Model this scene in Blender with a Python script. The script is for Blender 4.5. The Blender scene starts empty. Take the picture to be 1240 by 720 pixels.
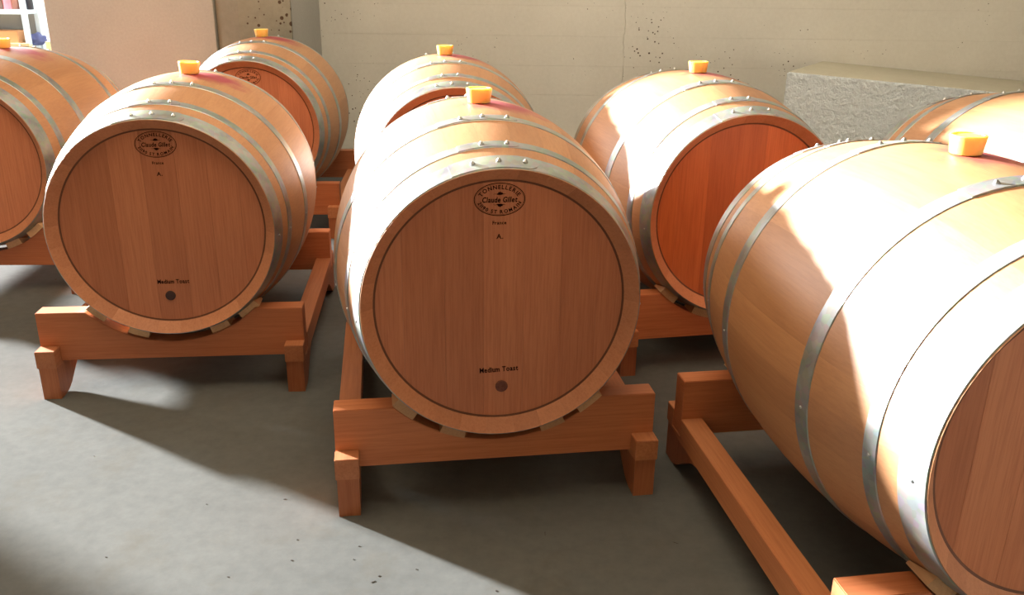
import bpy, bmesh, math, random
from mathutils import Vector, Matrix
random.seed(7)
S = bpy.context.scene
COL = S.collection
PI = math.pi

# ------------------------------------------------------------------ camera
CAM_H, PITCH, ROLL, FPX = 1.1323, 0.3535, 0.0126, 1069.56
fw = Vector((0, math.cos(PITCH), -math.sin(PITCH)))
r0 = Vector((1, 0, 0)); u0 = r0.cross(fw)
cr, sr = math.cos(ROLL), math.sin(ROLL)
rr = cr*r0 + sr*u0; uu = -sr*r0 + cr*u0
cam = bpy.data.cameras.new('camera')
cam.sensor_width = 36; cam.lens = FPX/1240*36; cam.clip_start = .02; cam.clip_end = 200
camo = bpy.data.objects.new('camera', cam); COL.objects.link(camo)
camo.matrix_world = Matrix(((rr.x, uu.x, -fw.x, 0), (rr.y, uu.y, -fw.y, 0), (rr.z, uu.z, -fw.z, CAM_H), (0, 0, 0, 1)))
S.camera = camo

# ------------------------------------------------------------------ world, sun, large lights, exposure
W = bpy.data.worlds.new('world'); S.world = W; W.use_nodes = True
bg = W.node_tree.nodes['Background']; bg.inputs['Color'].default_value = (.86, .93, 1.0, 1); bg.inputs['Strength'].default_value = .7
SUN_AZ, SUN_EL = math.radians(-32), math.radians(10.2)
sd = Vector((math.cos(SUN_EL)*math.cos(SUN_AZ), math.cos(SUN_EL)*math.sin(SUN_AZ), -math.sin(SUN_EL)))
sun = bpy.data.lights.new('sun', 'SUN'); sun.energy = 50; sun.angle = math.radians(3.0); sun.color = (1, .99, .97)
suno = bpy.data.objects.new('sun', sun); COL.objects.link(suno)
suno.rotation_euler = sd.to_track_quat('-Z', 'Y').to_euler(); suno.location = (-8, 8, 3)
def area(name, loc, target, sx, sy, e, c):
    l = bpy.data.lights.new(name, 'AREA'); l.shape = 'RECTANGLE'; l.size = sx; l.size_y = sy; l.energy = e; l.color = c
    o = bpy.data.objects.new(name, l); COL.objects.link(o); o.location = loc
    o.rotation_euler = (Vector(target)-Vector(loc)).to_track_quat('-Z', 'Y').to_euler(); return o
area('overhead_fill', (-.6, 1.9, 3.2), (-.5, 2.3, 0), 2.6, 1.6, 70, (1, .80, .55))  # added warm fill from above, stands for no fixture
area('back_wall_fill', (.9, 3.8, 3.2), (.8, 5.6, .9), 3.5, .5, 54, (1, .95, .80))  # added light aimed at the back wall to brighten it
area('store_room_fill', (-5.2, 6.0, 3.0), (-3.4, 6.8, .8), 1.0, 1.0, 420, (1, .98, .95))  # added light to whiten the store room wall, no lamp there
area('front_fill', (-1.4, -1.2, 2.0), (-.6, 3, .4), 2.4, 1.4, 4, (1, .72, .48))  # weak warm fill added behind the camera, not a window
S.view_settings.view_transform = 'Standard'; S.view_settings.look = 'None'
S.view_settings.exposure = 0; S.view_settings.gamma = 1; S.view_settings.use_curve_mapping = False

# ------------------------------------------------------------------ materials
def mat(name):
    m = bpy.data.materials.new(name); m.use_nodes = True
    nt = m.node_tree; return m, nt, nt.nodes['Principled BSDF']
def nd(nt, t, **k):
    n = nt.nodes.new(t)
    for a, b in k.items():
        if a in n.inputs: n.inputs[a].default_value = b
        else: setattr(n, a, b)
    return n
def ramp(nt, src, stops):
    r = nt.nodes.new('ShaderNodeValToRGB'); e = r.color_ramp.elements
    while len(e) < len(stops): e.new(.5)
    for q, (p, c) in zip(e, stops): q.position = p; q.color = (*c, 1) if len(c) == 3 else c
    nt.links.new(src, r.inputs[0]); return r
def mix(nt, f, a, b, mode='MIX'):
    m = nt.nodes.new('ShaderNodeMix'); m.data_type = 'RGBA'; m.blend_type = mode
    for s, i in ((f, 0), (a, 6), (b, 7)):
        if hasattr(s, 'is_linked') or hasattr(s, 'links'): nt.links.new(s, m.inputs[i])
        elif i == 0: m.inputs[0].default_value = s
        else: m.inputs[i].default_value = (*s, 1)
    return m.outputs[2]
def wood(name, base, dark, axis='y', rough=.45, var=.25, grain=1.0, scale=1.0, stain=False, bump=.12, spec=.4):
    m, nt, b = mat(name); L = nt.links
    tc = nd(nt, 'ShaderNodeTexCoord'); oi = nd(nt, 'ShaderNodeObjectInfo')
    mp = nd(nt, 'ShaderNodeMapping'); a = {'x': 0, 'y': 1, 'z': 2}[axis]
    sc = [34*scale]*3; sc[a] = 2.2*scale; mp.inputs['Scale'].default_value = sc
    L.new(tc.outputs['Object'], mp.inputs['Vector'])
    sc2 = [230*scale]*3; sc2[a] = 9*scale
    mp2 = nd(nt, 'ShaderNodeMapping'); mp2.inputs['Scale'].default_value = sc2
    L.new(tc.outputs['Object'], mp2.inputs['Vector'])
    mu = nd(nt, 'ShaderNodeMath', operation='MULTIPLY'); mu.inputs[1].default_value = 57; L.new(oi.outputs['Random'], mu.inputs[0])
    n1 = nd(nt, 'ShaderNodeTexNoise', noise_dimensions='4D', Scale=1, Detail=4, Roughness=.55, Distortion=.6)
    n2 = nd(nt, 'ShaderNodeTexNoise', noise_dimensions='4D', Scale=1, Detail=3, Roughness=.7)
    for n, q in ((n1, mp), (n2, mp2)): L.new(q.outputs[0], n.inputs['Vector']); L.new(mu.outputs[0], n.inputs['W'])
    r1 = ramp(nt, n1.outputs['Fac'], [(.3, base), (.75, tuple(x*.4+y*.6 for x, y in zip(base, dark)))])
    r2 = ramp(nt, n2.outputs['Fac'], [(.42, (1, 1, 1)), (.72, tuple(max(0, 1-grain*.42*k) for k in (.75, 1, 1.1)))])
    c = mix(nt, 1.0, r1.outputs[0], r2.outputs[0], 'MULTIPLY')
    rv = ramp(nt, oi.outputs['Random'], [(0, (1-var, 1-var*1.25, 1-var*1.4)), (.5, (1, 1, 1)), (1, (1+var*.45, 1+var*.5, 1+var*.4))])
    c = mix(nt, 1.0, c, rv.outputs[0], 'MULTIPLY')
    if stain:
        uv = nd(nt, 'ShaderNodeUVMap')
        uv.uv_map = 'UVMap'
        ms = nd(nt, 'ShaderNodeMapping'); ms.inputs['Location'].default_value = (-.6, 0, 0); ms.inputs['Scale'].default_value = (10, 13, 1)
        L.new(uv.outputs[0], ms.inputs['Vector'])
        ns = nd(nt, 'ShaderNodeTexNoise', Scale=22, Detail=4); L.new(uv.outputs[0], ns.inputs['Vector'])
        ln = nd(nt, 'ShaderNodeVectorMath', operation='LENGTH'); L.new(ms.outputs[0], ln.inputs[0])
        ad = nd(nt, 'ShaderNodeMath', operation='MULTIPLY_ADD'); ad.inputs[1].default_value = 1.5; L.new(ns.outputs['Fac'], ad.inputs[0]); L.new(ln.outputs['Value'], ad.inputs[2])
        rs = ramp(nt, ad.outputs[0], [(.0, (1, 1, 1)), (.55, (1, 1, 1)), (1, (0, 0, 0))])
        mr = nd(nt, 'ShaderNodeMapRange'); mr.inputs['From Min'].default_value = 1.3; mr.inputs['From Max'].default_value = 2.1
        mr.inputs['To Min'].default_value = .92; mr.inputs['To Max'].default_value = 0
        L.new(ad.outputs[0], mr.inputs['Value']); nt.nodes.remove(rs)
        c = mix(nt, mr.outputs[0], c, stain)
    L.new(c, b.inputs['Base Color']); b.inputs['Roughness'].default_value = rough; b.inputs['Specular IOR Level'].default_value = spec
    bp = nd(nt, 'ShaderNodeBump'); bp.inputs['Strength'].default_value = bump; bp.inputs['Distance'].default_value = .002
    L.new(n2.outputs['Fac'], bp.inputs['Height']); L.new(bp.outputs[0], b.inputs['Normal'])
    return m
OAK, OAKD = (.50, .255, .115), (.39, .17, .068)
M_stave = wood('oak_stave', OAK, OAKD, 'y', .52, .10, .45, spec=.9)
M_stain = wood('oak_stave_wine_stained', OAK, OAKD, 'y', .48, .10, .45, spec=.9, stain=(.33, .012, .05))
M_chime = wood('oak_end_grain', (.56, .25, .13), (.47, .19, .09), 'z', .55, .10, .5)
M_head = wood('oak_head', (.56, .225, .115), (.45, .16, .078), 'z', .5, .14, .6)
M_headr = wood('oak_head_bounce_red', (.60, .165, .045), (.45, .11, .028), 'z', .5, .2, .6)  # redder head wood, its colour carries light bounced off the neighbouring barrels
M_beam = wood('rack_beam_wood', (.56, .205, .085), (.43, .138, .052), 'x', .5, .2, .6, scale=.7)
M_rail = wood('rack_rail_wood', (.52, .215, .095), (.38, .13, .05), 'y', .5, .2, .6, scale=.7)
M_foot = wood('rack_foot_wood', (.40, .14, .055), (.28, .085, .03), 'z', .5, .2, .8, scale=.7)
M_wedge = wood('wedge_wood', (.72, .47, .26), (.6, .36, .18), 'y', .5, .3, .5)

def simple(name, col, rough=.5, metal=0, **k):
    m, nt, b = mat(name); b.inputs['Base Color'].default_value = (*col, 1)
    b.inputs['Roughness'].default_value = rough; b.inputs['Metallic'].default_value = metal
    for a, v in k.items(): b.inputs[a.replace('_', ' ')].default_value = v
    return m
def galv():
    m, nt, b = mat('galvanised_steel'); L = nt.links
    tc = nd(nt, 'ShaderNodeTexCoord')
    v = nd(nt, 'ShaderNodeTexVoronoi', Scale=70); L.new(tc.outputs['Object'], v.inputs['Vector'])
    n = nd(nt, 'ShaderNodeTexNoise', Scale=16, Detail=5); L.new(tc.outputs['Object'], n.inputs['Vector'])
    r = ramp(nt, n.outputs['Fac'], [(.3, (.30, .33, .33)), (.7, (.46, .49, .48))])
    c = mix(nt, .18, r.outputs[0], v.outputs['Color'], 'SOFT_LIGHT')
    L.new(c, b.inputs['Base Color']); b.inputs['Metallic'].default_value = .72
    rg = ramp(nt, n.outputs['Fac'], [(.3, (.34,)*3), (.7, (.5,)*3)]); L.new(rg.outputs[0], b.inputs['Roughness'])
    bp = nd(nt, 'ShaderNodeBump'); bp.inputs['Strength'].default_value = .08; bp.inputs['Distance'].default_value = .002
    L.new(n.outputs['Fac'], bp.inputs['Height']); L.new(bp.outputs[0], b.inputs['Normal'])
    return m
M_hoop = galv()
M_rivet = simple('zinc_rivet', (.5, .52, .52), .35, .8)
M_ink = simple('branded_ink', (.012, .002, .002), .85, 0, Specular_IOR_Level=.1)
M_plug = simple('dark_plug', (.05, .022, .02), .6)
M_plugw = wood('wooden_plug', (.20, .075, .05), (.13, .045, .03), 'z', .6, .1)
m, nt, b = mat('amber_silicone'); M_bung = m
b.inputs['Base Color'].default_value = (1, .62, .17, 1); b.inputs['Roughness'].default_value = .35
b.inputs['Subsurface Weight'].default_value = .7; b.inputs['Subsurface Radius'].default_value = (.03, .012, .003); b.inputs['Subsurface Scale'].default_value = 1.0
def concrete(name, c0, c1, pits=0, rough=.85, bscale=60, bump=.25, bdist=.003, dirt=None, psc=17, gate=.5):
    m, nt, b = mat(name); L = nt.links; b.inputs['Specular IOR Level'].default_value = .02
    tc = nd(nt, 'ShaderNodeTexCoord')
    n = nd(nt, 'ShaderNodeTexNoise', Scale=1.6, Detail=6, Roughness=.6); L.new(tc.outputs['Object'], n.inputs['Vector'])
    n2 = nd(nt, 'ShaderNodeTexNoise', Scale=bscale, Detail=6, Roughness=.65); L.new(tc.outputs['Object'], n2.inputs['Vector'])
    r = ramp(nt, n.outputs['Fac'], [(.32, c0), (.68, c1)])
    c = mix(nt, .10, r.outputs[0], ramp(nt, n2.outputs['Fac'], [(.3, (.0,)*3), (.7, (1,)*3)]).outputs[0], 'SOFT_LIGHT')
    h = n2.outputs['Fac']
    if dirt:
        n3 = nd(nt, 'ShaderNodeTexNoise', Scale=5.5, Detail=8, Roughness=.7); L.new(tc.outputs['Object'], n3.inputs['Vector'])
        c = mix(nt, ramp(nt, n3.outputs['Fac'], [(.52, (0, 0, 0)), (.75, (.55,)*3)]).outputs[0], c, dirt)
    if pits:
        v = nd(nt, 'ShaderNodeTexVoronoi', Scale=psc); L.new(tc.outputs['Object'], v.inputs['Vector'])
        n4 = nd(nt, 'ShaderNodeTexNoise', Scale=3.1, Detail=3); L.new(tc.outputs['Object'], n4.inputs['Vector'])
        th = nd(nt, 'ShaderNodeMath', operation='MULTIPLY'); L.new(n4.outputs['Fac'], th.inputs[0]); th.inputs[1].default_value = pits
        th2 = nd(nt, 'ShaderNodeMath', operation='SUBTRACT'); L.new(th.outputs[0], th2.inputs[0]); th2.inputs[1].default_value = pits*(.45 if pits < 2 else .41)
        lt = nd(nt, 'ShaderNodeMath', operation='LESS_THAN'); L.new(v.outputs['Distance'], lt.inputs[0]); L.new(th2.outputs[0], lt.inputs[1])
        gt = nd(nt, 'ShaderNodeMath', operation='GREATER_THAN'); gt.inputs[1].default_value = gate; L.new(v.outputs['Color'], gt.inputs[0])
        lm = nd(nt, 'ShaderNodeMath', operation='MULTIPLY'); L.new(lt.outputs[0], lm.inputs[0]); L.new(gt.outputs[0], lm.inputs[1]); lt = lm
        c = mix(nt, lt.outputs[0], c, (.09, .06, .04))
    L.new(c, b.inputs['Base Color']); b.inputs['Roughness'].default_value = rough
    bp = nd(nt, 'ShaderNodeBump'); bp.inputs['Strength'].default_value = bump; bp.inputs['Distance'].default_value = bdist
    L.new(h, bp.inputs['Height']); L.new(bp.outputs[0], b.inputs['Normal'])
    return m
M_floor = concrete('concrete_floor', (.100, .106, .105), (.121, .127, .125), .35, .85, 30, .12, .002, psc=9, gate=.7, dirt=(.100, .094, .078))
M_wallb = concrete('painted_formed_concrete', (.62, .59, .52), (.69, .66, .585), 0.7, .9, 45, .3, .003, psc=38, gate=.6)
M_walll = concrete('smooth_plaster', (.38, .365, .33), (.43, .415, .375), 0, .9, 80, .1, .002)
M_pillar = concrete('bare_concrete', (.25, .235, .185), (.31, .295, .235), 2.2, .9, 30, .4, .004, psc=36, gate=.5)
M_ledge = concrete('rough_render', (.84, .90, .93), (.90, .96, .98), 0, .95, 30, 1.0, .03)
M_ledget = concrete('ledge_top_cement', (.48, .45, .35), (.54, .50, .40), .2, .95, 40, .3, .004)
M_white = simple('white_paint', (.85, .85, .84), .7)
M_ceil = simple('cream_ceiling', (.7, .62, .5), .9)

# ------------------------------------------------------------------ helpers
def link(name, me, m, parent=None, loc=(0, 0, 0), rot=(0, 0, 0)):
    o = bpy.data.objects.new(name, me); COL.objects.link(o)
    if m is not None and not me.materials: me.materials.append(m)
    o.parent = parent; o.location = loc; o.rotation_euler = rot
    return o
def meshof(name, verts, faces, smooth=None):
    me = bpy.data.meshes.new(name); me.from_pydata(verts, [], faces); me.update()
    bm = bmesh.new(); bm.from_mesh(me); bmesh.ops.recalc_face_normals(bm, faces=bm.faces); bm.to_mesh(me); bm.free()
    if smooth:
        for p in me.polygons: p.use_smooth = True
        try: me.set_sharp_from_angle(angle=math.radians(smooth))
        except Exception: pass
    return me
def box_mesh(name, lo, hi, bev=0):
    bm = bmesh.new(); bmesh.ops.create_cube(bm, size=1)
    for v in bm.verts:
        v.co = Vector([(lo[i]+hi[i])/2+v.co[i]*(hi[i]-lo[i]) for i in range(3)])
    if bev: bmesh.ops.bevel(bm, geom=bm.edges[:], offset=bev, segments=2, affect='EDGES', profile=.5)
    me = bpy.data.meshes.new(name); bm.to_mesh(me); bm.free(); return me
def empty(name, loc, rz=0):
    o = bpy.data.objects.new(name, None); COL.objects.link(o); o.empty_display_size = .1
    o.location = loc; o.rotation_euler = (0, 0, rz); return o
def tag(o, label=None, cat=None, group=None, kind=None):
    if label: o['label'] = label
    if cat: o['category'] = cat
    if group: o['group'] = group
    if kind: o['kind'] = kind
    return o
def prism_x(name, prof, x0, x1, bev=0):
    """outline in (y,z) extruded along x"""
    n = len(prof)
    vs = [(x0, y, z) for y, z in prof]+[(x1, y, z) for y, z in prof]
    fs = [tuple(range(n)), tuple(range(2*n-1, n-1, -1))]+[(i, (i+1) % n, n+(i+1) % n, n+i) for i in range(n)]
    me = meshof(name, vs, fs)
    if bev:
        bm = bmesh.new(); bm.from_mesh(me)
        ed = [e for e in bm.edges if len(e.link_faces) == 2 and e.calc_face_angle(0) > .6]
        bmesh.ops.bevel(bm, geom=ed, offset=bev, segments=2, affect='EDGES'); bm.to_mesh(me); bm.free()
    return me
def prism_y(name, prof, y0, y1, bev=0):
    n = len(prof)
    vs = [(x, y0, z) for x, z in prof]+[(x, y1, z) for x, z in prof]
    fs = [tuple(range(n)), tuple(range(2*n-1, n-1, -1))]+[(i, (i+1) % n, n+(i+1) % n, n+i) for i in range(n)]
    me = meshof(name, vs, fs)
    if bev:
        bm = bmesh.new(); bm.from_mesh(me)
        ed = [e for e in bm.edges if len(e.link_faces) == 2 and e.calc_face_angle(0) > .6]
        bmesh.ops.bevel(bm, geom=ed, offset=bev, segments=2, affect='EDGES'); bm.to_mesh(me); bm.free()
    return me

# ------------------------------------------------------------------ the setting
def ray(x, y):
    return fw+(x-620)/FPX*rr-(y-360)/FPX*uu
CO = Vector((0, 0, CAM_H))
def on_y(px, Y):
    d = ray(*px); return CO+d*(Y/d.y)
WY, CEIL = 5.6, 3.3
def struct(name, me, m, parent=None):
    o = link(name, me, m, parent)
    if parent is None: o['kind'] = 'structure'
    return o
struct('floor', box_mesh('floor', (-9, -1.7, -.1), (5.2, 9, 0)), M_floor)
struct('ceiling', box_mesh('ceiling', (-3.6, -1.7, CEIL), (5.2, WY+.2, CEIL+.15)), M_ceil)
struct('wall_right', box_mesh('wall_right', (5.0, -1.7, 0), (5.2, WY+.2, CEIL)), M_wallb)
struct('wall_front', box_mesh('wall_front', (-3.6, -1.7, 0), (5.0, -1.5, CEIL)), M_ceil)
struct('wall_left', box_mesh('wall_left', (-3.6, -1.5, 0), (-3.4, 3.04, CEIL)), M_ceil)
struct('trim_1', box_mesh('trim_1', (-3.6, 3.04, 2.75), (-3.4, 4.75, CEIL)), M_ceil)
wb = struct('wall_back', box_mesh('wall_back', (-2.55, WY+.002, 0), (5.0, WY+.2, CEIL)), M_wallb)
zline = on_y((560, 42), WY).z
pitchz = zline-on_y((560, 78), WY).z
z = zline
while z > pitchz: z -= pitchz
k = 0
edges = [0.0]
while z < CEIL: edges.append(z); z += pitchz
edges.append(CEIL)
for a, c in zip(edges[:-1], edges[1:]):
    if c-a < .02: continue
    me = box_mesh('concrete_course', (-2.55, WY, a+.0007), (5.0, WY+.006, c-.0007), .0004)
    link('concrete_course', me, M_wallb, wb)
# ragged cement seam down the back wall
pts = []
xs = on_y((755, 60), WY).x
zz = 0.0; rnd = random.Random(3)
while zz < CEIL:
    pts.append((xs+rnd.uniform(-.007, .007), zz)); zz += rnd.uniform(.012, .03)
vs, fs = [], []
for x, zq in pts:
    w_, h_ = rnd.uniform(.002, .0045), rnd.uniform(.001, .006)
    vs += [(x-w_, WY+.002, zq), (x, WY-h_, zq), (x+w_, WY+.002, zq)]
for i in range(len(pts)-1):
    fs += [(3*i, 3*i+1, 3*i+4, 3*i+3), (3*i+1, 3*i+2, 3*i+5, 3*i+4)]
link('cement_seam', meshof('cement_seam', vs, fs), M_wallb, wb)
# smooth partition that stands forward of the back wall at the left, its pillar and the return up to the corner
PY = 4.80
xL = on_y((62, 60), PY).x; xR = on_y((260, 30), PY).x
struct('wall_left_partition', box_mesh('wall_left_partition', (xL, PY, 0), (xR, PY+.16, CEIL), .004), M_walll).name = 'wall_partition'
yP = 4.92
x1 = on_y((287, 0), yP-.02).x; x2 = on_y((351, 0), yP).x
x1 = on_y((287, 0), 4.74).x; x2 = on_y((351, 0), 4.74).x
prof = [(xR+.002, PY+.03), (x1, 4.74), (x2, 4.74), (x2, 4.95), (xR+.002, 4.95)]
n = len(prof)
me = meshof('pillar', [(x, y, 0) for x, y in prof]+[(x, y, CEIL) for x, y in prof],
            [tuple(range(n)), tuple(range(2*n-1, n-1, -1))]+[(i, (i+1) % n, n+(i+1) % n, n+i) for i in range(n)])
struct('trim_2', me, M_pillar)
x3 = on_y((386, 0), WY).x
q4 = [(x2+.002, 4.745), (x3, WY-.001), (x3-.3, WY-.001), (x2-.2, 4.96), (x2+.0015, 4.96)]
me = meshof('wall_corner', [(x, y, 0) for x, y in q4]+[(x, y, CEIL) for x, y in q4],
            [tuple(range(5)), tuple(range(9, 4, -1))]+[(i, (i+1) % 5, 5+(i+1) % 5, 5+i) for i in range(5)])
struct('wall_corner', me, M_walll)
# low rendered ledge with a slightly falling top
A = on_y((995, 74), WY)
B_ = on_y((1240, 98), WY)
slope = (B_.z-A.z)/(B_.x-A.x)
def on_top(px):
    d = ray(*px); t = (A.z+slope*(-A.x)-CO.z)/(d.z-slope*d.x); return CO+d*t
F0, F1 = on_top((953, 87)), on_top((1240, 115))
dirf = (F1-F0).normalized(); E1 = F0+dirf*((4.99-F0.x)/dirf.x); E2 = Vector((4.99, WY-.001, A.z+slope*(4.99-A.x)))
A.y = WY-.001
top = [F0, E1, E2, A]
vs = [tuple(q) for q in top]+[(q.x, q.y, 0) for q in top]
me = meshof('wall_ledge', vs, [(0, 1, 2, 3), (4, 7, 6, 5), (0, 4, 5, 1), (1, 5, 6, 2), (2, 6, 7, 3), (3, 7, 4, 0)])
me.materials.append(M_ledge); me.materials.append(M_ledget)
bm = bmesh.new(); bm.from_mesh(me)
for f in bm.faces:
    if f.normal.z > .9: f.material_index = 1
bm.normal_update()
for f in bm.faces: f.material_index = 1 if f.normal.z > .9 else 0
bmesh.ops.bevel(bm, geom=bm.edges[:], offset=.006, segments=2, affect='EDGES'); bm.to_mesh(me); bm.free()
struct('wall_ledge', me, None)
# store room beyond the opening
struct('wall_store', box_mesh('wall_store', (-5.6, 7.3, 0), (-1.9, 7.45, CEIL)), M_white)
struct('wall_store_side', box_mesh('wall_store_side', (-1.9, WY+.2, 0), (-1.75, 7.45, CEIL)), M_white)

# ------------------------------------------------------------------ barrels
L_, Rh, Rb, ZA = .8931, .293, .36, .4754
HL = L_/2
NST = 30
def rad(y): return Rb-(Rb-Rh)*(y/HL)**2
def stave_mesh(name, off=0, hw=PI/NST, ny=22):
    """one stave, its middle at the top of the barrel; off = angular place for the UV map"""
    gap = .00015/Rb
    angs = [-hw+gap*.5, -hw+gap*4.2, -hw*.33, hw*.33, hw-gap*4.2, hw-gap*.5]
    drop = [0, 0, 0, 0, 0, 0]
    T = .0275; vs = []; fs = []; uvs = []
    ys = [-HL]+[-HL+.003]+[-HL+.003+(L_-.006)*i/ny for i in range(1, ny)]+[HL-.003, HL]
    rows = []
    for y in ys:
        r = rad(y)-(.0006 if abs(y) >= HL-1e-6 else 0)
        o = []
        for a, d in zip(angs, drop):
            rr_ = r-d; o.append(len(vs)); vs.append((rr_*math.sin(a), y, rr_*math.cos(a)))
        t = T if abs(y) > HL-1e-6 else T
        ri = rad(y)-t
        yi = y*(HL-.029)/HL; i0 = len(vs)
        for a in (angs[0], angs[2], angs[3], angs[-1]): vs.append((ri*math.sin(a), yi, ri*math.cos(a)))
        rows.append(o+[i0+3, i0+2, i0+1, i0])
    n = len(rows[0])
    for A_, B2 in zip(rows[:-1], rows[1:]):
        for i in range(n): fs.append((A_[i], A_[(i+1) % n], B2[(i+1) % n], B2[i]))
    fs += [tuple(rows[0]), tuple(reversed(rows[-1]))]
    me = meshof(name, vs, fs, 40)
    for p in me.polygons:
        if len(p.vertices) > 4 or max(abs(me.vertices[v].co.y) for v in p.vertices) > HL-1e-6 and all(math.hypot(me.vertices[v].co.x, me.vertices[v].co.z) < rad(HL)-.02 for v in p.vertices): p.material_index = 1
    nor = []
    me.update()
    cn = [tuple(c.vector) for c in me.corner_normals]
    for p in me.polygons:
        out = len(p.vertices) == 4 and all(abs(math.hypot(me.vertices[v].co.x, me.vertices[v].co.z)-rad(me.vertices[v].co.y)) < 1e-5 for v in p.vertices) and abs(p.normal.y) < .5
        for li in p.loop_indices:
            if out:
                c = me.vertices[me.loops[li].vertex_index].co; a = math.atan2(c.x, c.z)
                nor.append(tuple(Vector((math.sin(a), 2*(Rb-Rh)*c.y/HL**2, math.cos(a))).normalized()))
            else: nor.append(cn[li])
    me.normals_split_custom_set(nor)
    uv = me.uv_layers.new(name='UVMap')
    for lp in me.loops:
        c = me.vertices[lp.vertex_index].co
        uv.data[lp.index].uv = ((math.atan2(c.x, c.z)+off)*Rb, c.y)
    return me
ME_STAVE = stave_mesh('stave'); ME_STAVE.materials.append(M_stave); ME_STAVE.materials.append(M_chime)
ME_TOP = {}
for k in range(-2, 4):
    me = stave_mesh('stave', k*2*PI/NST); me.materials.append(M_stain); me.materials.append(M_chime); ME_TOP[k] = me
def hoop_mesh(y0, y1, nseg=96):
    vs, fs = [], []
    th = .0016
    ys = [y0, y0+.0012, (y0+y1)/2, y1-.0012, y1]; ad = [0.0004, th, th, th, 0.0004]
    prof = [(y, rad(y)+a) for y, a in zip(ys, ad)]+[(y1, rad(y1)-.0015), (y0, rad(y0)-.0015)]
    n = len(prof)
    for i in range(nseg):
        a = 2*PI*i/nseg
        for y, r in prof: vs.append((r*math.sin(a), y, r*math.cos(a)))
    for i in range(nseg):
        j = (i+1) % nseg
        for q in range(n): fs.append((i*n+q, i*n+(q+1) % n, j*n+(q+1) % n, j*n+q))
    me = meshof('hoop', vs, fs, 35); me.materials.append(M_hoop); return me
def lap_mesh(y0, y1, a0, a1):
    """the overlapping end of a hoop, rounded where it stops"""
    vs, fs = [], []
    yc, hw = (y0+y1)/2, (y1-y0)/2-.001
    N = 18; M = 4; rows = []
    rend = hw/Rh
    for i in range(N+1):
        a = a0+(a1-a0)*(1-(1-i/N)**1.6)
        e = 1
        if a > a1-rend: e = math.sqrt(max(0, 1-((a-(a1-rend))/rend)**2))
        e = max(e, .03)
        row = []
        for j in range(M+1):
            y = yc+hw*e*(2*j/M-1); h = .0032
            row.append(len(vs)); vs.append(((rad(y)+h)*math.sin(a), y, (rad(y)+h)*math.cos(a)))
        rows.append(row)
    top = len(vs)
    low = []
    for row in rows:
        lr = []
        for v in (row[0], row[-1]):
            c = Vector(vs[v]); r = math.hypot(c.x, c.z); s = (r-.0022)/r
            lr.append(len(vs)); vs.append((c.x*s, c.y, c.z*s))
        low.append(lr)
    for i in range(N):
        for j in range(M): fs.append((rows[i][j], rows[i][j+1], rows[i+1][j+1], rows[i+1][j]))
        fs.append((rows[i][0], rows[i+1][0], low[i+1][0], low[i][0])); fs.append((rows[i][-1], low[i][1], low[i+1][1], rows[i+1][-1]))
    fs.append(tuple([low[-1][0], low[-1][1]]+rows[-1][::-1])); fs.append(tuple([low[0][1], low[0][0]]+rows[0]))
    me = meshof('hoop_lap', vs, fs, 35); me.materials.append(M_hoop); return me
def lathe(name, prof, n=24, smooth=35):
    """profile (r, z) turned about z"""
    vs, fs = [], []
    for i in range(n):
        a = 2*PI*i/n
        for r, z in prof: vs.append((r*math.cos(a), r*math.sin(a), z))
    m_ = len(prof)
    for i in range(n):
        j = (i+1) % n
        for q in range(m_-1): fs.append((i*m_+q, j*m_+q, j*m_+q+1, i*m_+q+1))
    fs.append(tuple(i*m_ for i in range(n))); fs.append(tuple(i*m_+m_-1 for i in range(n)))
    return meshof(name, vs, fs, smooth)
ME_RIVET = lathe('rivet', [(.0052, -.001), (.0056, .0012), (.0038, .0038), (.0022, .0062), (.0020, .0064)], 12); ME_RIVET.materials.append(M_rivet)
ME_NAIL = lathe('nail', [(.0030, -.001), (.0030, .0012), (.0018, .0020)], 8); ME_NAIL.materials.append(M_rivet)
D = math.radians
# hoop places seen from one end: inner edge, outer edge (distance from the middle), rivet angles, lap end
HOOPS = [(.3945, .4448, (-11.5, -1.5, 8.5), 13.5), (.325, .3535, (-6, 3.5), 8), (.153, .190, (-10, -2, 7), 11)]
HM = {}
for s in (-1, 1):
    for k, (a, c, rv, le) in enumerate(HOOPS):
        y0, y1 = (-c, -a) if s < 0 else (a, c)
        HM[s, k] = (hoop_mesh(y0, y1), lap_mesh(y0, y1, D(rv[0]-9), D(le)), (y0+y1)/2)
# head boards
HR = .2695; HY = -HL+.030
def head_board(x0, x1, y0, y1, R):
    g = .00012; a, c = x0+g, x1-g
    N = 8; up = []
    for i in range(N+1):
        x = a+(c-a)*i/N; up.append((x, math.sqrt(max(0, R*R-x*x))))
    prof = up+[(x, -z_) for x, z_ in reversed(up)]
    o = []
    for q in prof:
        if not o or (abs(q[0]-o[-1][0])+abs(q[1]-o[-1][1]) > 1e-5): o.append(q)
    if abs(o[0][0]-o[-1][0])+abs(o[0][1]-o[-1][1]) < 1e-5: o.pop()
    me = prism_y('head_board', o, y0, y1, .0003); return me
cuts = [-HR, -.205, -.118, -.036, .049, .128, .206, HR]
ME_HB = [head_board(a, c, HY, HY+.02, HR) for a, c in zip(cuts[:-1], cuts[1:])]
ME_HBB = [head_board(a, c, HL-.05, HL-.03, HR) for a, c in zip(cuts[:-1], cuts[1:])]
ME_HBR = [me.copy() for me in ME_HB]
for me in ME_HB+ME_HBB: me.materials.append(M_head)
for me in ME_HBR: me.materials.append(M_headr)
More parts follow.
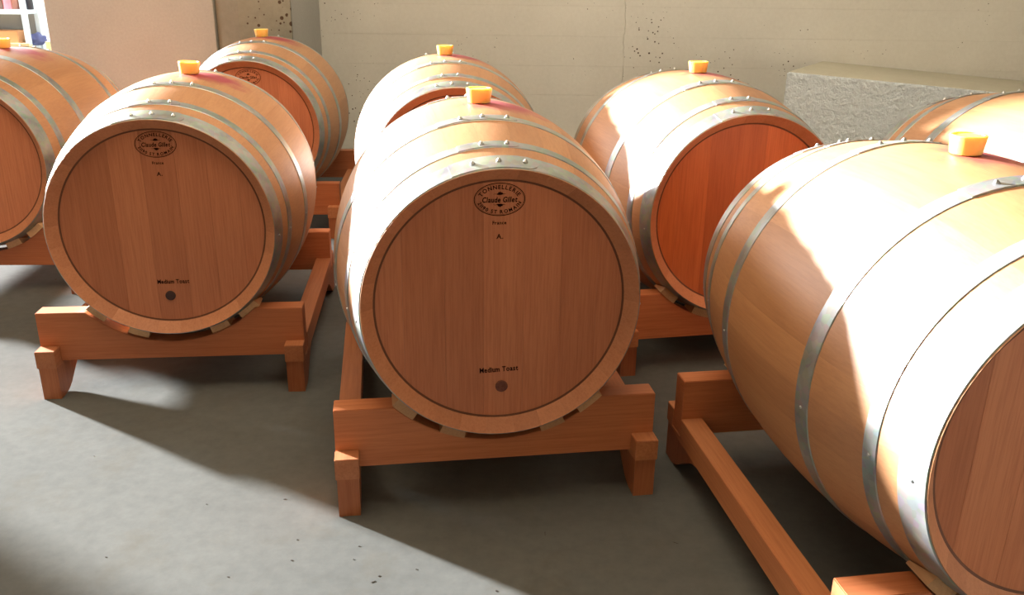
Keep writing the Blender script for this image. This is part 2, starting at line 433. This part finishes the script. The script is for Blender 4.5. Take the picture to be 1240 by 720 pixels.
# croze: the dark bead where the head meets the staves
def ring_mesh(name, R0, R1, y, n=96):
    vs, fs = [], []
    for i in range(n):
        a = 2*PI*i/n; vs += [(R0*math.sin(a), y, R0*math.cos(a)), (R1*math.sin(a), y-.0015, R1*math.cos(a))]
    for i in range(n):
        j = (i+1) % n; fs.append((2*i, 2*i+1, 2*j+1, 2*j))
    return meshof(name, vs, fs)
M_croze = simple('dark_croze', (.13, .045, .02), .7)
ME_CROZE = ring_mesh('croze', .2622, .2668, HY-.0009); ME_CROZE.materials.append(M_croze)

# lettering ---------------------------------------------------------
GL = {}
def glyph(ch):
    """flat outline of a character as verts (x,z) and faces, with its advance"""
    if ch in GL: return GL[ch]
    def run(t):
        cu = bpy.data.curves.new('t', 'FONT'); cu.body = t; cu.size = 1; cu.resolution_u = 3; cu.offset = .026
        ob = bpy.data.objects.new('t', cu); COL.objects.link(ob)
        dg = bpy.context.evaluated_depsgraph_get(); me = bpy.data.meshes.new_from_object(ob.evaluated_get(dg))
        v = [(q.co.x, q.co.y) for q in me.vertices]; f = [tuple(p.vertices) for p in me.polygons]
        bpy.data.objects.remove(ob); bpy.data.curves.remove(cu); bpy.data.meshes.remove(me); return v, f
    if ch == ' ': GL[ch] = ([], [], .30); return GL[ch]
    v, f = run(ch)
    x0 = min(q[0] for q in v); x1 = max(q[0] for q in v)
    v = [(q[0]-x0, q[1]) for q in v]
    GL[ch] = (v, f, x1-x0+.09); return GL[ch]
def add_quad(vs, fs, x0, z0, x1, z1):
    n = len(vs); vs += [(x0, z0), (x1, z0), (x1, z1), (x0, z1)]; fs.append((n, n+1, n+2, n+3))
def serif(ch, v):
    """little feet so the print reads as a roman face"""
    q = []
    x0 = min(a[0] for a in v); x1 = max(a[0] for a in v); z1 = max(a[1] for a in v); h = .05
    w = .07
    feet = {'M': (x0+.04, x1-.04), 'A': (x0+.03, x1-.03), 'T': ((x0+x1)/2,), 'F': (x0+.05,), 'm': (x0+.05, (x0+x1)/2, x1-.05),
            'n': (x0+.05, x1-.05), 'i': ((x0+x1)/2,), 'r': (x0+.05,), 'u': (x1-.03,), 'a': (x1-.02,), 'd': (x1-.03,), 't': (), 'R': (x0+.04, x1-.03), 'N': (x0+.04,), 'I': ((x0+x1)/2,)}
    for c in feet.get(ch, ()): q.append((c-w*1.3, 0, c+w*1.3, h))
    heads = {'M': (x0+.04, x1-.04), 'F': (x0,), 'm': (x0,), 'n': (x0,), 'r': (x0,), 'i': (x0,), 'u': (x0,), 'N': (x0+.04, x1-.04), 'I': ((x0+x1)/2,)}
    for c in heads.get(ch, ()): q.append((c-w*1.1, z1-h if ch != 'i' else .5, c+w*.9, z1 if ch != 'i' else .5+h))
    return q
def text_flat(t, size, cx, cz, bold=0, squash=1, rot=0, shear=0, width=None):
    vs, fs = [], []; pen = 0
    for ch in t:
        v, f, adv = glyph(ch); n = len(vs)
        vs += [(pen+a, c) for a, c in v]; fs += [tuple(n+i for i in q) for q in f]
        if v:
            for a0, b0, a1, b1 in serif(ch, v): add_quad(vs, fs, pen+a0, b0, pen+a1, b1)
        pen += adv
    tot = pen-.09
    sx = size*squash if width is None else width/tot
    out = []
    for a, c in vs:
        x = (a-tot/2)*sx+c*shear*size; z = (c-.35)*size
        out.append((cx+x*math.cos(rot)-z*math.sin(rot), cz+x*math.sin(rot)+z*math.cos(rot)))
    return out, fs
def text_arc(t, size, cx, cz, rx, rz, a0, a1, upper=True):
    """letters spread along an ellipse by arc length"""
    vs, fs = [], []
    N = 240; A_ = [a0+(a1-a0)*i/N for i in range(N+1)]; cum = [0]
    for i in range(N):
        cum.append(cum[-1]+math.dist((rx*math.cos(A_[i]), rz*math.sin(A_[i])), (rx*math.cos(A_[i+1]), rz*math.sin(A_[i+1]))))
    advs = [glyph(c)[2]+.05 for c in t]; tot = sum(advs); pen = 0
    wmax = cum[-1]/tot
    for ch, ad in zip(t, advs):
        v, f, _ = glyph(ch); mid = (pen+ad/2)/tot*cum[-1]; pen += ad
        i = max(k for k in range(N) if cum[k] <= mid)
        a = A_[i]
        px, pz = rx*math.cos(a), rz*math.sin(a)
        ro = math.atan2(rz*math.cos(a), -rx*math.sin(a))
        if upper: ro += PI
        n = len(vs); w = (ad-.14)/2; sx = min(size, wmax)
        for x, z_ in v:
            X, Z = (x-w)*sx, (z_-.35)*size
            vs.append((cx+px+X*math.cos(ro)-Z*math.sin(ro), cz+pz+X*math.sin(ro)+Z*math.cos(ro)))
        fs += [tuple(n+i for i in q) for q in f]
    return vs, fs
def flat_mesh(name, parts, y):
    vs, fs = [], []
    for v, f in parts:
        n = len(vs); vs += [(a, y, c) for a, c in v]; fs += [tuple(n+i for i in q) for q in f]
    me = bpy.data.meshes.new(name); me.from_pydata(vs, [], fs); me.update(); me.materials.append(M_ink); return me
def ellipse_ring(cx, cz, rx, rz, w, n=72):
    vs, fs = [], []
    for i in range(n):
        a = 2*PI*i/n; vs += [(cx+rx*math.cos(a), cz+rz*math.sin(a)), (cx+(rx-w)*math.cos(a), cz+(rz-w)*math.sin(a))]
    for i in range(n):
        j = (i+1) % n; fs.append((2*i, 2*j, 2*j+1, 2*i+1))
    return vs, fs
def flourish(cx, cz, s, flip):
    """leafy flourish: a fat bud with two thin curling stems"""
    top = [(-1, .02), (-.75, .14), (-.5, .08), (-.3, .22), (-.16, .52), (0, .42), (.12, .66), (.26, .36), (.42, .4), (.55, .14), (.8, .10), (1, .16)]
    bot = [(1, .10), (.8, .02), (.55, -.02), (.3, -.12), (0, -.16), (-.3, -.12), (-.5, .0), (-.75, .06), (-1, -.04)]
    p = [(cx+a*s, cz+(c*s*.75)*(-1 if flip else 1)) for a, c in top+bot]
    return p, [tuple(range(len(p)))]
YI = HY-.0006
def head_print(cx, tilt=0):
    ez = .225
    parts = [ellipse_ring(cx, ez, .0525, .0345, .0016), ellipse_ring(cx, ez, .0495, .0318, .0005)]
    parts.append(text_arc('TONNELLERIE', .0118, cx, ez, .0420, .0255, D(166), D(14), True))
    parts.append(text_arc('21190 ST ROMAIN', .0104, cx, ez, .0425, .0257, D(190), D(350), False))
    parts.append(text_flat('Claude Gillet', .0155, cx, ez-.0005, width=.072, shear=.12))
    parts.append(flourish(cx, ez+.0105, .0125, False)); parts.append(flourish(cx, ez-.0105, .0125, True))
    a = flat_mesh('emblem', parts, YI)
    v1 = flat_mesh('lettering', [text_flat('France', .0100, cx, .1765, width=.0285)], YI)
    v2 = flat_mesh('lettering', [text_flat('A.', .0140, cx+.001, .1475)], YI)
    v3 = flat_mesh('lettering', [text_flat('Medium Toast', .0165, cx+.001, -.1512, width=.084, rot=tilt)], YI)
    return [a, v1, v2, v3]
PRINT1 = head_print(-.004, .035); PRINT2 = head_print(.006, .0)
ME_PLUG = lathe('plug', [(.0135, 0), (.0135, .0022), (.0120, .0034)], 24)
def plug(mat_, x):
    me = ME_PLUG.copy(); me.materials.append(mat_); return me

def wedge_mesh(y0, y1, a0, a1, r0):
    vs = []; fs = []
    N = 4
    for y in (y0, y1):
        for i in range(N+1):
            a = a0+(a1-a0)*i/N
            ri = rad(y)+.0022
            vs.append((ri*math.sin(a), y, -ri*math.cos(a))); vs.append((r0*math.sin(a), y, -r0*math.cos(a)))
    M = 2*(N+1)
    for i in range(N):
        for s in (0, M): fs.append((s+2*i, s+2*i+1, s+2*i+3, s+2*i+2))
        fs.append((2*i, 2*i+2, M+2*i+2, M+2*i)); fs.append((2*i+1, M+2*i+1, M+2*i+3, 2*i+3))
    fs += [(0, M, M+1, 1), (2*N, 2*N+1, M+2*N+1, M+2*N)]
    return meshof('chock', vs, fs)

# ------------------------------------------------------------------ rack
YB, TB, WB, Z1, Z2, WR, YF, ZR = .4097, .0533, .3591, .0995, .2402, .0511, .4527, .1435
RC = .327
ZA_ = ZA
def beam_mesh(y0, y1):
    aw = math.acos((ZA_-Z2)/RC)
    prof = [(-WB, Z1), (-WB, Z2)]
    N = 28
    for i in range(N+1):
        a = -aw+2*aw*i/N; prof.append((RC*math.sin(a), ZA_-RC*math.cos(a)))
    prof += [(WB, Z2), (WB, Z1)]
    # the rails are let into the underside a little
    return prism_y('cross_beam', prof, y0, y1, .0016)
ZF = .094
def rail_mesh(s):
    x0, x1 = (-WB-.001, -WB+WR) if s < 0 else (WB-WR, WB+.001)
    c = .004
    zt = Z1-.0004
    # raised tenon tips ahead of and behind the beams; between them the rail runs full height, notched under each beam
    yb0, yb1 = YB+.0006, YB-TB-.0006
    prof = [(-YF, ZF), (-YF, ZR), (-yb0, ZR), (-yb0, zt), (-yb1, zt), (-yb1, ZR), (yb1, ZR), (yb1, zt), (yb0, zt), (yb0, ZR), (YF, ZR), (YF, ZF), (YF-.1, ZF-.012), (-YF+.1, ZF-.012)]
    return prism_x('rail', prof, x0, x1, .0014)
def foot_mesh(s, e):
    x0, x1 = (-WB+.002, -WB+WR-.002) if s < 0 else (WB-WR+.002, WB-.002)
    pts = [(YF-.004, ZF-.0008), (YF-.004, 0), (.405, 0), (.388, .004), (.366, .014), (.345, .029), (.322, .046), (.295, .062), (.268, .073), (.240, .079), (.222, .0805), (.222, .0812), (.3527, .0812)]
    o = []
    for q in pts:
        if not o or math.dist(q, o[-1]) > .0006: o.append(q)
    if e < 0: o = [(-a, c) for a, c in o]
    return prism_x('foot', o, x0, x1, 0)
ME_BEAMF, ME_BEAMR = beam_mesh(-YB, -YB+TB), beam_mesh(YB-TB, YB)
ME_RAIL = {s: rail_mesh(s) for s in (-1, 1)}
ME_FOOT = {(s, e): foot_mesh(s, e) for s in (-1, 1) for e in (-1, 1)}
for me in (ME_BEAMF, ME_BEAMR): me.materials.append(M_beam)
for me in ME_RAIL.values(): me.materials.append(M_rail)
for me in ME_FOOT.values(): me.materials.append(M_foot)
CH = [(-46, -36), (-24, -14), (17, 27), (34, 45)]
ME_CHOCK = [wedge_mesh(y0, y1, D(a), D(c), RC-.0004) for y0, y1 in ((-YB-.004, -YB+TB), (YB-TB, YB+.004)) for a, c in CH]
for me in ME_CHOCK: me.materials.append(M_wedge)

def make_rack(x, y, yaw, label, ry=0, ryaw=0, x_off=0):
    t = empty('barrel_rack', (x, y, 0), yaw)
    tag(t, label, 'rack', 'wooden racks under the barrels')
    link('cross_beam', ME_BEAMF, None, t); link('cross_beam', ME_BEAMR, None, t)
    for s in (-1, 1):
        link('rail', ME_RAIL[s], None, t)
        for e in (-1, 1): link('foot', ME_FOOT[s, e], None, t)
    for me in ME_CHOCK: ch = link('chock', me, None, t, (0, 0, ZA_)); ch.location = (x_off, -ry, ZA_); ch.rotation_euler = (0, 0, -ryaw)
    return t
def make_barrel(x, y, yaw, roll, label, printed=None, reddish=False, plugm=None):
    t = empty('wine_barrel', (x, y, ZA-Rb), yaw)
    tag(t, label, 'barrel', 'oak wine barrels lying on racks')
    C_ = (0, 0, Rb)
    for k in range(NST):
        kk = k if k <= NST//2 else k-NST
        me = ME_TOP.get(kk, ME_STAVE)
        link('stave', me, None, t, C_, (0, kk*2*PI/NST+roll, 0))
    for s in (-1, 1):
        for k, (a, c, rv, le) in enumerate(HOOPS):
            hm, lm, yc = HM[s, k]
            h = link('hoop', hm, None, t, C_, (0, roll, 0))
            link('hoop_lap', lm, None, h)
            tilt = math.atan2(-2*(Rb-Rh)*yc/HL**2, 1)
            r = rad(yc)+.003
            for a_ in rv:
                link('rivet', ME_RIVET, None, h, (r*math.sin(D(a_)), yc, r*math.cos(D(a_))), (0, 0, 0)).rotation_euler = Matrix.Rotation(D(a_), 3, 'Y').to_euler()
            for a_ in (92, -95, 178):
                r2 = rad(yc)+.0015
                o = link('nail', ME_NAIL, None, h, (r2*math.sin(D(a_)), yc, r2*math.cos(D(a_)))); o.rotation_euler = Matrix.Rotation(D(a_), 3, 'Y').to_euler()
    for me in (ME_HBR if reddish else ME_HB): link('head_board', me, None, t, C_)
    for me in ME_HBB: link('head_board', me, None, t, C_)
    link('croze', ME_CROZE, None, t, C_)
    if printed:
        for me in printed:
            link(me.name.split('.')[0], me, None, t, C_)
    if plugm:
        me = ME_PLUG.copy(); me.materials.append(plugm)
        link('plug', me, None, t, (printed is PRINT2 and -.005 or .003, HY, Rb-.192), (PI/2, 0, 0))
    return t
ME_BUNG = lathe('bung', [(.0268, .0006), (.0275, .002), (.0312, .030), (.0315, .0325), (.0303, .0340), (.0262, .0342), (.0252, .0325)], 28)
ME_BUNG.materials.append(M_bung)
def make_bung(x, y, yaw, roll, label):
    c, s = math.cos(yaw), math.sin(yaw)
    dx = Rb*math.sin(roll)
    o = link('bung', ME_BUNG, None, None, (x+c*dx, y+s*dx, ZA+Rb*math.cos(roll)+.001), (0, 0, 0))
    o.rotation_euler = (Matrix.Rotation(yaw, 3, 'Z') @ Matrix.Rotation(roll, 3, 'Y')).to_euler()
    tag(o, label, 'bung', 'amber bungs in the barrels'); return o

SPOTS = [
 (-.0872, 2.1541, .1534, .0053, .001, -.0063, PRINT1, False, M_plugw,
  'oak wine barrel in the middle of the front row with wooden plug and printed head', 'wooden rack under the front middle barrel',
  'amber bung with pink wine stain on the front middle barrel'),
 (-.9882, 2.6971, .1249, .0507, -.0124, -.0254, PRINT2, False, M_plug,
  'oak wine barrel left of the front middle one with black plug and printed head', 'wooden rack under the printed barrel with black plug at left',
  'glowing amber bung on the printed barrel with the black plug'),
 (.8123, 1.5769, .1619, -.0107, -.0106, -.0091, None, False, None,
  'largest, nearest oak barrel at the right, sunlit with shaded brown head', 'rack with long exposed rail under the nearest barrel at right',
  'orange bung on the nearest sunlit barrel at right'),
 (.5891, 2.9067, .1955, -.0084, 0, 0, None, True, None,
  'oak barrel with plain reddish unprinted head, behind the front middle and nearest barrels', 'rack under the barrel with the plain reddish head',
  'pale amber bung on the barrel with the plain reddish head'),
 (-1.1596, 4.2294, .0678, -.0222, 0, 0, PRINT2, False, None,
  'fully shaded oak barrel at the back before the concrete pillar', 'rack of the back barrel standing before the concrete pillar',
  'small amber bung on the back barrel before the concrete pillar'),
 (-.2554, 3.425, .1434, -.019, 0, 0, None, False, None,
  'oak barrel directly behind the front middle barrel, its head hidden', 'rack directly behind the front middle barrel, mostly hidden',
  'dull brownish amber bung on the barrel directly behind the front middle one'),
 (-1.9549, 3.4775, .0565, .0044, 0, 0, None, False, None,
  'oak barrel cut off by the left edge of the photo', 'rack at the left edge under the cut-off barrel',
  'bright orange bung at the left edge of the photo, before the store shelves'),
 (1.4877, 2.4132, .1955, 0, 0, 0, None, False, None,
  'oak barrel at the right edge in front of the rough rendered ledge', 'rack hidden behind the nearest barrel at the right edge', None)]
for x, y, yaw, roll, ry, ryaw, pr, red, pm, lb, lr, lbu in SPOTS:
    make_barrel(x, y, yaw, roll, lb, pr, red, pm)
    ya = yaw+ryaw
    make_rack(x-math.sin(ya)*ry, y+math.cos(ya)*ry, ya, lr, ry, ryaw)
    if lbu: make_bung(x, y, yaw, roll, lbu)

# ------------------------------------------------------------------ store shelves seen through the opening
SY = 6.3
P0 = on_y((33, 20), SY); P1 = on_y((43, 58), SY)
zt_, zb_ = on_y((20, 12), SY).z, on_y((20, 56), SY).z
xr_ = P1.x-.03
M_shelf = simple('pale_blue_steel', (.62, .72, .80), .4, .1)
shelf = empty('store_shelf', (xr_-.6, SY+.2, 0)); tag(shelf, 'pale blue steel shelf unit beyond the opening at top left', 'shelf unit')
def lp(lo, hi): return tuple(a-b_ for a, b_ in zip(lo, (xr_-.6, SY+.2, 0))), tuple(a-b_ for a, b_ in zip(hi, (xr_-.6, SY+.2, 0)))
for zz_ in (zt_, zb_, zb_-.36):
    lo, hi = lp((xr_-1.2, SY, zz_-.03), (xr_-.012, SY+.2, zz_)); link('shelf_board', box_mesh('shelf_board', lo, hi, .003), M_shelf, shelf)
for X in (xr_, xr_-1.212):
    for Y in (SY-.0, SY+.17):
        lo, hi = lp((X-.03 if X == xr_ else X, Y-.004, 0), (X if X == xr_ else X+.03, Y+.03, 1.75)); link('upright', box_mesh('upright', lo, hi, .002), M_shelf, shelf)
lo, hi = lp((xr_-1.18, SY+.205, .2), (xr_-.03, SY+.21, 1.7)); link('back_panel', box_mesh('back_panel', lo, hi), simple('grey_panel', (.36, .37, .36), .6), shelf)
M_card = simple('orange_cardboard', (.62, .30, .13), .8); M_yel = simple('pale_yellow_box', (.85, .66, .36), .7)
def boxthing(name, lo, hi, m_, label, cat, lid=True):
    e = empty(name, ((lo[0]+hi[0])/2, (lo[1]+hi[1])/2, lo[2]))
    q = [(hi[i]-lo[i]) for i in range(3)]
    link('carton', box_mesh('carton', (-q[0]/2, -q[1]/2, 0), (q[0]/2, q[1]/2, q[2]-.004), .003), m_, e)
    for s in (-1, 1):
        link('flap', box_mesh('flap', (-q[0]/2, min(0, s*q[1]/2)+(.001 if s > 0 else 0), q[2]-.0038), (q[0]/2, max(0, s*q[1]/2)-(.001 if s < 0 else 0), q[2]), .001), m_, e)
    tag(e, label, cat); return e
xo = on_y((24, 45), SY+.05).x
boxthing('cardboard_box', (xo-.45, SY+.03, zb_+.0005), (xo, SY+.165, zb_+.10), M_card, 'orange brown cardboard box on the pale blue shelf', 'box')
# lower crate in front, pale wood
cr_ = empty('wooden_crate', (xr_-.22, SY-.25, 0)); tag(cr_, 'pale yellow wooden crate stack-high before the shelf, below the cardboard box', 'crate')
zc = on_y((20, 52), SY-.4).z
for i in range(4):
    h0 = zc-.001-(i+1)*.12
    link('slat', box_mesh('slat', (-.5, -.15, h0+.008), (.42, -.135, h0+.12), .002), M_yel, cr_)
for sx in (-.5, .39):
    for sy in (-.134, .12):
        link('post', box_mesh('post', (sx, sy, 0), (sx+.03, sy+.03, zc-.01), .002), M_yel, cr_)
ME_CAN = lathe('can', [(.035, 0), (.036, .003), (.036, .10), (.034, .104), (.030, .104)], 18)
def can(x, y, z, m_, label, s=1.0):
    me = ME_CAN.copy(); o = link('can', me, m_, None, (x, y, z+.0003)); o.scale = (s, s, s)
    tag(o, label, 'can', 'cans and jars on the upper store shelf')
def px_x(u, Y): return on_y((u, 5), Y).x
can(px_x(.2, SY+.1), SY+.1, zt_, simple('brown_can', (.18, .10, .07), .4), 'dark brown can on the upper store shelf at the picture edge')
can(px_x(11, SY+.1), SY+.1, zt_, simple('pink_can', (.85, .22, .26), .4), 'pink red can on the upper store shelf')
can(px_x(18, SY+.1), SY+.1, zt_, simple('rust_can', (.30, .12, .08), .4), 'rust coloured can on the upper store shelf', .75)
can(px_x(28, SY+.1), SY+.1, zt_, simple('white_jar', (.85, .88, .9), .4), 'white jar on the upper store shelf', .7)
can(px_x(35, SY+.1), SY+.1, zt_, simple('black_can', (.02, .02, .03), .4), 'black can near the shelf upright on the upper store shelf', .75)
# blue cloth bundle beside the box
bm = bmesh.new(); bmesh.ops.create_icosphere(bm, subdivisions=3, radius=1)
rn = random.Random(5)
for v in bm.verts:
    f_ = 1+.10*math.sin(7*v.co.x+3*v.co.y)+.08*math.sin(9*v.co.z+5*v.co.x)
    v.co = Vector((v.co.x*.06*f_, v.co.y*.055*f_, max(0, (v.co.z*.5+.45))*.085*f_))
me = bpy.data.meshes.new('cloth_bundle'); bm.to_mesh(me); bm.free()
for p in me.polygons: p.use_smooth = True
o = link('cloth_bundle', me, simple('blue_cloth', (.10, .12, .28), .9), None, (px_x(36, SY+.1)+.01, SY+.1, zb_+.001))
tag(o, 'small blue cloth bundle beside the cardboard box', 'cloth')

# dark chips and scratches of grit on the floor
rg = random.Random(11); vs, fs = [], []
for px, L0, W0, a in (((452, 704), .012, .003, .6), ((459, 697), .006, .003, .9), ((504, 689), .004, .004, 0), ((601, 715), .006, .005, 0), ((435, 661), .005, .003, .4),
                      ((428, 677), .004, .003, .2), ((353, 678), .006, .004, .1), ((360, 653), .004, .003, 1), ((345, 604), .008, .003, .3), ((128, 674), .005, .003, 0),
                      ((276, 698), .005, .003, 0), ((660, 646), .020, .0016, 1.57), ((818, 657), .014, .0016, 2.6), ((114, 552), .004, .003, 0), ((250, 610), .004, .003, 0)):
    d = ray(*px); c = CO+d*(-CO.z/d.z); n = len(vs); K = 6
    for h in (.0002, .0008):
        for i in range(K):
            t = 2*PI*i/K; x, y = L0*.5*math.cos(t)*rg.uniform(.7, 1), W0*.5*math.sin(t)*rg.uniform(.7, 1)
            vs.append((c.x+x*math.cos(a)-y*math.sin(a), c.y+x*math.sin(a)+y*math.cos(a), h))
    fs += [tuple(n+i for i in range(K)), tuple(n+K+i for i in range(K))]+[(n+i, n+(i+1) % K, n+K+(i+1) % K, n+K+i) for i in range(K)]
o = link('floor_grit', meshof('floor_grit', vs, fs), simple('dark_grit', (.03, .025, .02), .9))
tag(o, 'scattered dark specks of grit on the grey concrete floor in front', 'grit', None, 'stuff')
